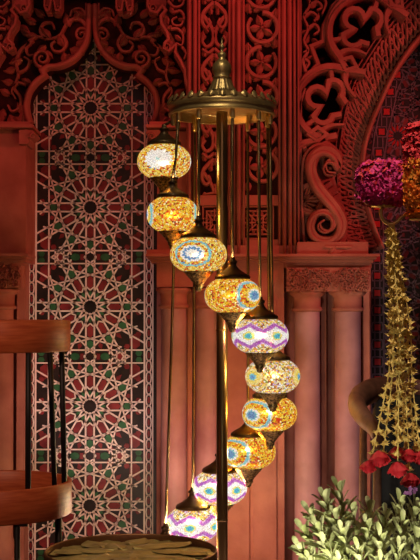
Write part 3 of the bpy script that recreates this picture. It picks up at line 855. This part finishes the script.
for i,(px,py,w,h,ang,margs,lab) in enumerate(G):
    a=R(ang); Yg=YL-.158*math.cos(a)
    c=W(px,py,Yg); s=S(YL)*.98 if False else S(Yg)
    r=w/2*s*1.02; hz=h/2*s*1.09
    m=MB()
    prof=[]
    for k in range(25):
        t=-PI/2+PI*k/24
        cr=abs(math.cos(t))**.86; sn=math.copysign(abs(math.sin(t))**.96,math.sin(t))
        if cr*r<.42*r and k not in (): 
            if k<12: prof=[(cr*r,c.z+sn*hz)]
            elif len(prof) and prof[-1][0]>=.42*r: prof.append((cr*r,c.z+sn*hz))
            continue
        prof.append((cr*r,c.z+sn*hz))
    m.lathe(prof,c.x,c.y,48)
    sh=mesh_obj('globe_shade',m,mosaic(*margs),lamp,origin=c)
    sh['label']=lab
    # cap: bell over the globe
    q=MB(); ct=c.z+hz*.93
    q.lathe([(rr*r,ct+zz_*r) for rr,zz_ in ((.60,-.06),(.64,-.02),(.62,.06),(.50,.14),(.36,.22),(.24,.31),(.16,.40),(.13,.50),(.17,.53),(.17,.60),(.10,.63),(.08,.74))],c.x,c.y,28,
            flute=lambda rr,zv,aa:(rr*(1+.02*math.cos(14*aa)),zv))
    mesh_obj('cap',q,BRASS_DARK,sh)
    q=MB(); cbz=c.z-hz*.90
    q.lathe([(rr*r,cbz+zz_*r) for rr,zz_ in ((.50,.08),(.54,.03),(.51,-.03),(.43,-.12),(.32,-.24),(.22,-.36),(.16,-.46),(.18,-.50),(.13,-.57),(.11,-.66),(.05,-.70),(0,-.71))],c.x,c.y,28,
            flute=lambda rr,zv,aa:(rr*(1+.045*math.cos(10*aa)),zv))
    mesh_obj('bottom_cup',q,PIERCED,sh)
    # rod up to a socket under the rim
    ztop=zl(121); q=MB()
    dv=Vector((c.x-LX,c.y-YL)); dv*=min(1,49*sL/dv.length); tx,ty=LX+dv.x,YL+dv.y
    q.tube([(c.x,c.y,ct+.72*r),(c.x*.5+tx*.5,c.y*.5+ty*.5,(ct+ztop)/2),(tx,ty,ztop)] if i else [(c.x,c.y,ct+.72*r),(tx,ty,ztop)],.0048,8)
    mesh_obj('hanging_rod',q,BRASS_DARK,sh)
    q=MB()
    q.lathe([(0,zl(126)),(.006,zl(126)),(.0085,zl(124)),(.0085,zl(118)),(.006,zl(116.5)),(.005,zl(108))],tx,ty,12)
    mesh_obj('rod_socket',q,BRASS,sh)
    li=bpy.data.lights.new('globe_bulb','POINT'); li.energy=7 if i<4 else 15; li.color=(1,.66,.34) if i<4 else (1,.78,.42); li.shadow_soft_size=.02
    lo=bpy.data.objects.new('globe_bulb',li); COL.objects.link(lo); lo.location=c; lo.parent=sh
    lo.matrix_parent_inverse=Matrix.Translation(-c)
    if i>=8: li.energy=36; li.color=(1,.90,.52)

# ------------------------------------------------------------------ leaf-topped table
YT=2.90; tx,tz=xx(131.5,YT),zz(553,YT); TR=86*S(YT)
tb=empty('side_table',(tx,YT,0),'round side table with an embossed metal leaf top, below the lamp','side table')
m=MB(); m.lathe([(0,tz-.012),(TR*.985,tz-.012),(TR*.985,tz-.020),(0,tz-.020)],tx,YT,64); mesh_obj('tabletop',m,TABLE_RIM,tb)
m=MB(); m.lathe([(TR*.975,tz-.012),(TR*.975,tz+.006),(TR*.985,tz+.009),(TR*1.0,tz+.006),(TR*1.005,tz-.03),(TR*.985,tz-.034),(TR*.975,tz-.02)],tx,YT,72); mesh_obj('rim',m,TABLE_RIM,tb)
m=MB()
for ring,(rr,n,ln,zo) in enumerate(((.80,13,.125,.0),(.58,9,.125,.002),(.34,6,.12,.004),(.12,3,.10,.006),(.70,9,.10,.0065),(.45,7,.10,.0075))):
    for k in range(n):
        a=2*PI*k/n+ring*.21+rnd.uniform(-.12,.12); d=a+rnd.uniform(-.7,.7)
        cx=tx+rr*TR*math.cos(a); cy=YT+rr*TR*math.sin(a); l=ln*rnd.uniform(.8,1.05); w=l*.72
        mx=min(l,.0)
        L=[];Rr=[];M=[]
        tl=rnd.uniform(-.12,.12)
        for t in (0,.2,.45,.7,.9,1):
            ww=w/2*(math.sin(PI*min(1,t*.92+.04)))**.8
            u=(t-.5)*l
            def pt(u,v,z_): 
                x_,y_=cx+u*math.cos(d)-v*math.sin(d), cy+u*math.sin(d)+v*math.cos(d)
                k_=math.hypot(x_-tx,y_-YT)
                if k_>TR*.965: x_=tx+(x_-tx)*TR*.965/k_; y_=YT+(y_-YT)*TR*.965/k_
                return (x_,y_,tz-.009+zo+z_)
            L.append(pt(u,ww,.0015+tl*u*.2)); M.append(pt(u,0,.005)); Rr.append(pt(u,-ww,.0015-tl*u*.2))
        nn=len(L); vs=L+M+Rr; fs=[]
        for i in range(nn-1): fs+=[(i,nn+i,nn+i+1,i+1),(nn+i,2*nn+i,2*nn+i+1,nn+i+1)]
        m.add(vs,fs,0,False)
mesh_obj('leaf_relief',m,LEAFMETAL,tb)
for k in range(3):
    a=2*PI*k/3+.5; m=MB()
    m.tube([(tx+TR*.8*math.cos(a),YT+TR*.8*math.sin(a),tz-.02),(tx+TR*.45*math.cos(a),YT+TR*.45*math.sin(a),tz*.5),(tx+TR*.85*math.cos(a),YT+TR*.85*math.sin(a),.0)],.009,8)
    mesh_obj('leg',m,IRON,tb)

# ------------------------------------------------------------------ bentwood bar chair
YCH=3.40; chx=xx(-4,YCH); CR=76*S(YCH)
ch=empty('bar_chair',(chx,YCH,0),'bar chair of bentwood bands on thin black rods beside the tiled niche','bar chair')
def bandring(R0,z0,z1,th=.012,a0=0,a1=2*PI,seg=72):
    m=MB(); prof=[(R0-th,z0+.003),(R0-th+.003,z0),(R0-.003,z0),(R0,z0+.003),(R0,z1-.003),(R0-.003,z1),(R0-th+.003,z1),(R0-th,z1-.003),(R0-th,z0+.003)]
    m.lathe(prof,chx,YCH,seg,a0=a0,a1=a1)
    if abs(a1-a0-2*PI)>1e-6:
        for a in (a0,a1):
            m.add([(chx+r*math.sin(a),YCH-r*math.cos(a),z) for r,z in prof[:-1]],[tuple(range(8))])
    return m
zt0,zt1=zz(351,YCH),zz(320,YCH)
zb0,zb1=zz(513,YCH),zz(480,YCH)
mesh_obj('backrest',bandring(CR*.975,zt0,zt1,a0=R(-60),a1=R(190)),WOOD,ch)
so=mesh_obj('seat_band',bandring(CR*1.0,zb0,zb1),WOOD,ch)
m=MB(); m.lathe([(0,zb0+.03),(CR*.94,zb0+.03),(CR*.945,zb0+.02),(CR*.94,zb0+.01),(0,zb0+.01)],chx,YCH,48); mesh_obj('seat',m,WOOD_DARK,ch)
def onr(a,z,k=.93): return (chx+CR*k*math.sin(R(a)),YCH-CR*k*math.cos(R(a)),z)
for a,da in ((36,0),(74,11),(139,-9),(-36,0)):
    m=MB(); m.tube([onr(a,zt0+.05),onr(a+da,zb0+.012)],.0080,10); mesh_obj('back_rod',m,IRON,ch)
for a,da in ((27,0),(70,0),(127,0),(-55,0),(205,0)):
    m=MB(); m.tube([onr(a,zb0+.02),onr(a+da,0,1.0)],.0080,10); mesh_obj('leg',m,IRON,ch)
m=MB(); m.tube([(chx+CR*1.0*math.cos(2*PI*k/40)*.97,YCH+CR*.97*math.sin(2*PI*k/40),.20) for k in range(41)],.007,8); mesh_obj('foot_ring',m,IRON,ch)
m=MB(); m.box(*(lambda p:(p[0]-.016,p[0]+.016,p[1]-.003,p[1]+.004,p[2]-.006,p[2]))((chx+CR*math.sin(R(29)),YCH-CR*math.cos(R(29))+.004,zb0+.001))); mesh_obj('bracket',m,IRON,ch)

# ------------------------------------------------------------------ armchair at the far corner
AYc=3.75
ac=empty('armchair',(xx(405,AYc),AYc,0),'curved walnut armchair with black upholstery behind the hanging flower garland','armchair')
rail=[W(452,398,3.95),W(420,390,3.95),W(392,388,3.92),W(371,391,3.86),(W(359,398,3.78)),W(357,407,3.70),W(363,417,3.62),W(373,428,3.56),W(379,437,3.52)]
q=smooth([tuple(p) for p in rail],5)
m=MB(); m.tube(q,[.020+.010*math.sin(PI*min(1,i/(len(q)-1)*1.15)) for i in range(len(q))],14,flat=(1.0,1.35)); mesh_obj('arm_rail',m,WOOD_DARK,ac)
def soft(cx,cy,cz,hx,hy,hz,e=.35,n=20,k=14):
    m=MB(); vs=[];fs=[]
    f=lambda t:math.copysign(abs(t)**e,t)
    for i in range(k+1):
        th=-PI/2+PI*i/k
        for j in range(n):
            a=2*PI*j/n
            vs.append((cx+hx*f(math.cos(th))*f(math.cos(a)),cy+hy*f(math.cos(th))*f(math.sin(a)),cz+hz*f(math.sin(th))))
    for i in range(k):
        for j in range(n): fs.append((i*n+j,i*n+(j+1)%n,(i+1)*n+(j+1)%n,(i+1)*n+j))
    m.add(vs,fs,0,True); return m
bx=xx(412,3.90); seatz=.44
mesh_obj('backrest',soft(xx(415,3.84),3.84,(zz(400,3.84)+seatz)/2,44*S(3.84),.03,(zz(402,3.84)-seatz)/2+.02),LEATHER,ac)  # black back reaches lower to stand in for the dark under the chair
mesh_obj('seat',soft(xx(415,3.66),3.66,seatz,46*S(3.66),.19,.045),LEATHER,ac)
for (p,Yb,zt) in ((363,3.80,zz(402,3.80)),(377,3.545,zz(432,3.545)),(462,3.80,zz(402,3.8)),(455,3.50,seatz+.02)):
    m=MB(); m.tube([(xx(p,Yb),Yb,zt),(xx(p-1,Yb),Yb,zt*.5),(xx(p-3,Yb),Yb,0)],[.011,.014,.010],10); mesh_obj('leg',m,WOOD_DARK,ac)

# ------------------------------------------------------------------ brass flower stand, flowers, garland
YF=3.05; sF=S(YF)
fs_=empty('flower_stand',(xx(458,YF),YF,0),'tall brass flower stand with scrolled arms carrying the flower clusters','flower stand')
zf=lambda p: zz(p,YF)
m=MB(); sx=xx(458,YF)
m.lathe([(0,0),(.15,0),(.15,.015),(.11,.03),(.03,.06),(.014,.10),(.013,.5),(.02,.52),(.013,.54),(.013,zf(240)),(.022,zf(228)),(.022,zf(212)),(.013,zf(205)),(.012,zf(170)),(0,zf(169))],sx,YF,24); mesh_obj('pole',m,BRASS,fs_)
arm=smooth([tuple(W(*p,YF)) for p in ((383,207),(381,212),(383,219),(389.5,224),(396.5,222),(402,217),(410,213),(420,212),(434,216),(457,219))],6)
m=MB(); m.tube(arm,.0048,10); m.lathe([(0,zf(207.5)),(12*sF,zf(207)),(12.5*sF,zf(206)),(12*sF,zf(205)),(0,zf(205))],xx(383.5,YF),YF,32)
mesh_obj('arm',m,BRASS,fs_)
arm2=smooth([tuple(W(*p,YF-.07*max(0,(457-p[0])/33))) for p in ((424,222),(428,231),(438,232),(457,226))],6)
m=MB(); m.tube(arm2,.0048,10); m.lathe([(0,zf(222.5)),(14*sF,zf(222)),(14.5*sF,zf(221)),(0,zf(220))],xx(424,YF-.07),YF-.07,32)
mesh_obj('arm',m,BRASS,fs_)

def ruffle(mb, c, nrm, size, mi=0, n=5):
    """one ruffled blossom: petals fanned round nrm"""
    nrm=nrm.normalized(); t=nrm.orthogonal().normalized(); b_=nrm.cross(t)
    a0=rnd.random()*6
    for k in range(n):
        a=a0+2*PI*k/n; o_=t*math.cos(a)+b_*math.sin(a); sd=nrm.cross(o_)
        up=rnd.uniform(.3,1.0)
        p0=c; p1=c+o_*size*.5+nrm*size*.3*up; p2=c+o_*size*.95+nrm*size*rnd.uniform(.1,.6)
        w=size*.5
        mb.add([p0,p1-sd*w*.8,p1+nrm*size*.1,p1+sd*w*.8,p2-sd*w*.6,p2+nrm*size*.12,p2+sd*w*.6],[(0,1,2),(0,2,3),(1,4,5,2),(2,5,6,3)],mi,True)
def cluster(cpx,cpy,wpx,hpx,n,size,mats,name,label,cat,pick,e=.45,Y=YF):
    c=W(cpx,cpy,Y); s=S(Y); m=MB()
    hx,hz=wpx/2*s,hpx/2*s
    f=lambda t:math.copysign(abs(t)**e,t)
    # dark core of foam and leaves
    core=MB(); core.lathe([(0,c.z-hz*.84),(hx*.6,c.z-hz*.84),(hx*.76,c.z-hz*.7),(hx*.76,c.z+hz*.7),(hx*.6,c.z+hz*.82),(0,c.z+hz*.82)],c.x,c.y,24)
    for i in range(n):
        zc=rnd.uniform(-1,1); a=rnd.random()*2*PI
        rr=max(0,1-abs(zc)**9)**.5 if rnd.random()<.75 else math.sqrt(rnd.random())*.95; zc=zc if rr>.9 or abs(zc)>.9 else math.copysign(.97,zc)
        p=Vector((c.x+hx*.88*rr*math.sin(a),c.y-hx*.88*rr*math.cos(a),c.z+hz*.88*zc))
        nn=Vector((math.sin(a)*rr,-math.cos(a)*rr,zc*1.2*abs(zc)))+Vector((rnd.uniform(-.3,.3),rnd.uniform(-.3,.3),rnd.uniform(-.3,.3)))
        ruffle(m,p,nn,size*s*rnd.uniform(.8,1.25),pick(zc,a))
    root=empty(name,(c.x,c.y,c.z-hz*.84),label,cat)
    mesh_obj('flower_core',core,SEPAL,root)
    mesh_obj('blossoms',m,mats,root)
    return root
cluster(382.5,184,52,43,900,4.6,[MAGENTA,CRIMSON],'flower_cluster','drum of magenta blossoms on the round brass arm dish','flowers',lambda z,a:1 if rnd.random()<.12 or z>.75 and rnd.random()<.5 else 0)
def zpick(z,a):
    return 0 if z<.15+rnd.uniform(-.15,.15) else 1
cluster(427,171,45,102,1100,4.6,[ORANGE,CRIMSON],'flower_cluster','taller cluster of orange blossoms crowned with red ones','flowers',zpick,Y=YF-.07)

gx=empty('flower_garland',W(391,222,YF),'garland of pale tuberose strings ending in red roses, hung from the brass arm','garland')
def floret(mb, p, d, s):
    """small trumpet flower: tube and five pointed petals; opens along d"""
    d=d.normalized(); t=d.orthogonal().normalized(); b_=d.cross(t)
    prof=((0,.10),(.35,.12),(.75,.22),(1.0,.40))
    vs=[];fs=[]; n=5
    for u,r in prof:
        for k in range(n):
            a=2*PI*k/n; vs.append(p+d*(u*s)+(t*math.cos(a)+b_*math.sin(a))*(r*s))
    for i in range(3):
        for k in range(n): fs.append((i*n+k,i*n+(k+1)%n,(i+1)*n+(k+1)%n,(i+1)*n+k))
    for k in range(n):
        a=2*PI*(k+.5)/n; vs.append(p+d*(1.02*s)+(t*math.cos(a)+b_*math.sin(a))*(.85*s))
        fs.append((3*n+k,4*n+k,3*n+(k+1)%n))
    mb.add(vs,fs,0,False)
strings=[ # bottom px, py, depth offset, x at py=330, top x
 (371.5,456,-.03,391,389.5),(383,449,-.045,393.5,390),(396,443,-.035,396.5,391),(397,462,-.06,399,391.5),(409,470,-.03,403,392.5),(414,446,.01,407,393),(404,446,.02,401,391.5),(419,452,0,410,394)]
for (bx_,by_,dy_,mx_,tx_) in strings:
    path=smooth([tuple(W(tx_,224,YF-.007+dy_*.1)),tuple(W(tx_*.6+mx_*.4-.5,262,YF-.01+dy_*.5)),tuple(W(mx_,330,YF-.01+dy_)),tuple(W(mx_*.82+bx_*.18,378,YF-.01+dy_)),tuple(W(bx_,by_,YF-.01+dy_))],14)
    m=MB(); m.tube(path,.0016,5)
    P=[Vector(p) for p in path]
    acc=rnd.uniform(0,.015); gap_=.02
    for i in range(1,len(P)):
        acc+=(P[i]-P[i-1]).length
        if acc>gap_:
            gap_=rnd.uniform(.015,.026)
            acc=0
            for k in range(3):
                a=rnd.random()*2*PI
                d=Vector((math.cos(a)*.55,math.sin(a)*.55,-1.0+.25*rnd.random()))
                floret(m,P[i]+Vector((0,0,.004*k-.004)),d,.0155*rnd.uniform(.75,1.1))
    mesh_obj('flower_string',m,TUBEROSE,gx)
def rose(px,py,dy,r):
    c=W(px,py,YF-.01+dy); s=r*sF; m=MB()
    ax=Vector((rnd.uniform(-.3,.3),-.35+rnd.uniform(-.15,.15),-1)).normalized()
    t=ax.orthogonal().normalized(); b_=ax.cross(t)
    for layer,(rad,ht,n,op) in enumerate(((.24,1.75,3,.0),(.46,1.62,4,.12),(.68,1.42,5,.22),(.86,1.12,6,.34))):
        for k in range(n):
            a0=2*PI*(k+layer*.37)/n; wid=2*PI/n*.72
            vs=[];fs=[]
            for i in range(5):
                u=i/4
                for j in range(5):
                    q_=a0+wid*(j-2)/2*(.55+.45*math.sin(PI*(.15+.7*u)))
                    rr=s*rad*(math.sin(PI*.5*min(1,.25+u))*(1+op*(u**3)) )*(1+.05*abs(j-2)*u)
                    z_=s*(-.75+ht*u - .10*(abs(j-2)/2)**2*u*ht)
                    vs.append(c+(t*math.cos(q_)+b_*math.sin(q_))*rr+ax*z_)
            for i in range(4):
                for j in range(4): fs.append((i*5+j,i*5+j+1,i*5+j+6,i*5+j+5))
            m.add(vs,fs,0,True)
    for k in range(5):
        a=2*PI*k/5; o_=t*math.cos(a)+b_*math.sin(a); sd=ax.cross(o_)
        p0=c-ax*s*.82
        m.add([p0,p0+o_*s*.45+sd*s*.18-ax*s*.0,p0+o_*s*.95+ax*s*.1,p0+o_*s*.45-sd*s*.18],[(0,1,2,3)],1)
    return m
for (px,py,dy,r) in ((379,458,-.045,9.2),(367.5,466.5,-.03,7.2),(397,469,-.06,9.0),(409.5,480,-.05,8.6),(396,452,-.02,7),(408,455,-.03,7.6),(419,457,0,8)):
    mesh_obj('rose',rose(px,py,dy,r),[ROSE,SEPAL],gx)

# ------------------------------------------------------------------ potted shrub
YPt=2.85; sP=S(YPt)
px0=xx(375,YPt)
pt=empty('potted_shrub',(px0,YPt,0),'pale green leafy shrub at the foot of the columns, below the roses','potted plant')
m=MB(); m.lathe([(0,0),(.10,0),(.135,.22),(.15,.225),(.15,.26),(.135,.26),(.13,.23),(0,.23)],px0,YPt,36); mesh_obj('pot',m,POT,pt)
sm_=MB(); lm=MB()
def paddle(mb,p,d,up,l,w):
    d=d.normalized(); sd=d.cross(up)
    if sd.length<1e-4: sd=d.orthogonal()
    sd.normalize(); nu=sd.cross(d).normalized()
    L=[];M=[];Rr=[]
    for t,ww in ((0,.22),(.25,.48),(.5,.80),(.75,1.0),(.92,.82),(1,.30)):
        b_=-nu*(l*.20*t*t)
        c=p+d*(l*t)+b_
        L.append(c+sd*(w*.5*ww)+nu*w*.16*ww); M.append(c); Rr.append(c-sd*(w*.5*ww)+nu*w*.16*ww)
    n=len(L); fs=[]
    for i in range(n-1): fs+=[(i,i+1,n+i+1,n+i),(n+i,n+i+1,2*n+i+1,2*n+i)]
    mb.add(L+M+Rr,fs,0,True)
def branch(tpx,tpy,dy,ln=42,nl=17,sz=1.0):
    tip=W(tpx,tpy,YPt+dy)
    root_=W(374,640,YPt)
    ax=(tip-root_); ax.y=dy*.6-.04; ax=(ax.normalized()+Vector((0,0,.25))).normalized()
    low=tip-ax*ln*sP
    base=Vector((px0+(low.x-px0)*.3,YPt+dy*.4,.24))
    path=smooth([tuple(base),tuple((base+low)/2+Vector((0,0,.01))),tuple(low),tuple(tip)],5)
    sm_.tube(path,taper(len(path),.006,.0025),6)
    t0=ax.orthogonal().normalized(); b0=ax.cross(t0)
    for k in range(nl):
        f=k/(nl-1)
        p=low+(tip-low)*(f*.92); a=k*2.399+rnd.uniform(-.25,.25)
        o_=t0*math.cos(a)+b0*math.sin(a)
        d=o_*(.8-.45*f)+ax*(.75+.35*f)+Vector((-.12,0,0))
        l=(26-9*f)*sP*sz*rnd.uniform(.8,1.15)
        paddle(lm,p,d,ax,l,l*.32)
BR=[(338,489,.02),(324,499,-.02),(310,514,.0),(304,532,-.03),(300,549,-.05),(318,528,-.09),(334,516,-.06),(352,512,.03),(342,532,-.12),(326,546,-.14),(368,508,.05),(366,526,-.07),(384,515,.02),(380,538,-.12),(399,503,.05),(402,524,-.05),(416,508,.03),(420,528,-.06),(358,550,-.16),(398,548,-.14),(432,515,0),(424,548,-.12),(310,560,-.12),(340,562,-.18),(380,562,-.18)]
for (a,b_,c) in BR: branch(a,b_,c)
mesh_obj('stem',sm_,STEM,pt); mesh_obj('foliage',lm,LEAF,pt)
m=MB()
for i in range(5):
    c=W(411+rnd.uniform(-6,6),489+rnd.uniform(-3,5),YPt+.05+rnd.uniform(-.02,.02))
    ruffle(m,c,Vector((rnd.uniform(-.6,.6),-1,rnd.uniform(0,.8))),2.6*sP)
    m.tube([c+Vector((0,.004,0)),c+Vector((0,.01,-.05)),Vector((px0+.04,YPt+.02,.3))],.0012,4,mi=1)
mesh_obj('violet_blossoms',m,[VIOLET,STEM],pt)

# ------------------------------------------------------------------ light
def area(name,loc,to,size,energy,col,sy=None,spread=PI):
    l=bpy.data.lights.new(name,'AREA'); l.energy=energy; l.color=col; l.size=size; l.spread=spread
    if sy: l.shape='RECTANGLE'; l.size_y=sy
    o_=bpy.data.objects.new(name,l); COL.objects.link(o_); o_.location=loc
    o_.rotation_euler=(Vector(to)-Vector(loc)).to_track_quat('-Z','Y').to_euler()
    return o_
def spot(name,loc,to,energy,col,deg,blend=.6,rad=.04):
    l=bpy.data.lights.new(name,'SPOT'); l.energy=energy; l.color=col; l.spot_size=R(deg); l.spot_blend=blend; l.shadow_soft_size=rad
    o_=bpy.data.objects.new(name,l); COL.objects.link(o_); o_.location=loc
    o_.rotation_euler=(Vector(to)-Vector(loc)).to_track_quat('-Z','Y').to_euler()
    return o_
RED=(1,.115,.10)
def rake(loc,to,e,deg): return spot('red_wall_wash',loc,to,e,RED,deg,.5,.06)
rake((-1.7,3.35,2.05),(-.30,4.65,1.92),19,46)
rake((1.75,3.35,2.05),(.34,4.65,1.78),62,46)
rake((-.30,3.55,2.75),(-.46,4.57,2.16),7,40)
rake((.14,4.0,3.05),(.14,4.6,1.60),22,44)
area('rose_floor_wash',(.05,3.75,.10),(.05,4.9,.75),1.0,1.6,(1,.62,.55),.15)
spot('niche_uplight',(-.42,4.1,.10),(-.475,4.9,.85),23,(1,.74,.68),46,.7,.08)
spot('aisle_spot',(1.45,3.1,1.55),(.47,4.6,.72),22,(1,.70,.80),30,.7,.08)
spot('garden_uplight',(.06,2.30,.30),(.37,2.86,.50),30,(1,.94,.74),62,.9,.03)
spot('garden_uplight',(.20,1.9,.40),(.44,2.9,.50),48,(1,.94,.72),36,.9,.03)
spot('canopy_fill',(-.1,2.9,3.2),(.05,3.9,1.65),28,(1,.82,.55),22,.8,.03)  # added fill that brightens the top of the lamp canopy
spot('canopy_under_fill',(.30,2.9,.05),(.05,3.9,1.68),34,(1,.80,.50),22,.8,.05)  # added from below to brighten the canopy underside
spot('seat_fill',(-1.0,1.3,2.3),(-.58,3.35,.85),95,(1,.55,.36),22,.8,.06)  # extra fill put in to lift the bar chair
spot('table_fill',(-.25,2.2,3.0),(-.19,2.9,.5),110,(1,.80,.50),16,.8,.06)  # made-up fill to lighten the tabletop
spot('flower_fill',(.25,2.1,3.0),(.50,3.05,1.33),150,(1,.80,.62),26,.8,.06)  # fill added to bring up the flower clusters
area('room_fill',(.3,-.3,2.5),(.1,4.0,1.2),1.6,7,(1,.60,.50))  # general soft fill added from the camera side
wd=bpy.data.worlds.new('dim_room'); SC.world=wd; wd.use_nodes=True
wd.node_tree.nodes['Background'].inputs[0].default_value=(.02,.010,.010,1); wd.node_tree.nodes['Background'].inputs[1].default_value=.6

# ------------------------------------------------------------------ camera
cd=bpy.data.cameras.new('camera'); cam=bpy.data.objects.new('camera',cd); COL.objects.link(cam)
cam.location=(0,0,EYE); cam.rotation_euler=(PI/2+PITCH,0,0)
cd.sensor_fit='VERTICAL'; cd.sensor_height=24; cd.sensor_width=18; cd.lens=24*F/560
cd.clip_start=.05
SC.camera=cam
SC.view_settings.view_transform='Standard'; SC.view_settings.look='None'
SC.view_settings.exposure=0; SC.view_settings.gamma=1; SC.view_settings.use_curve_mapping=False
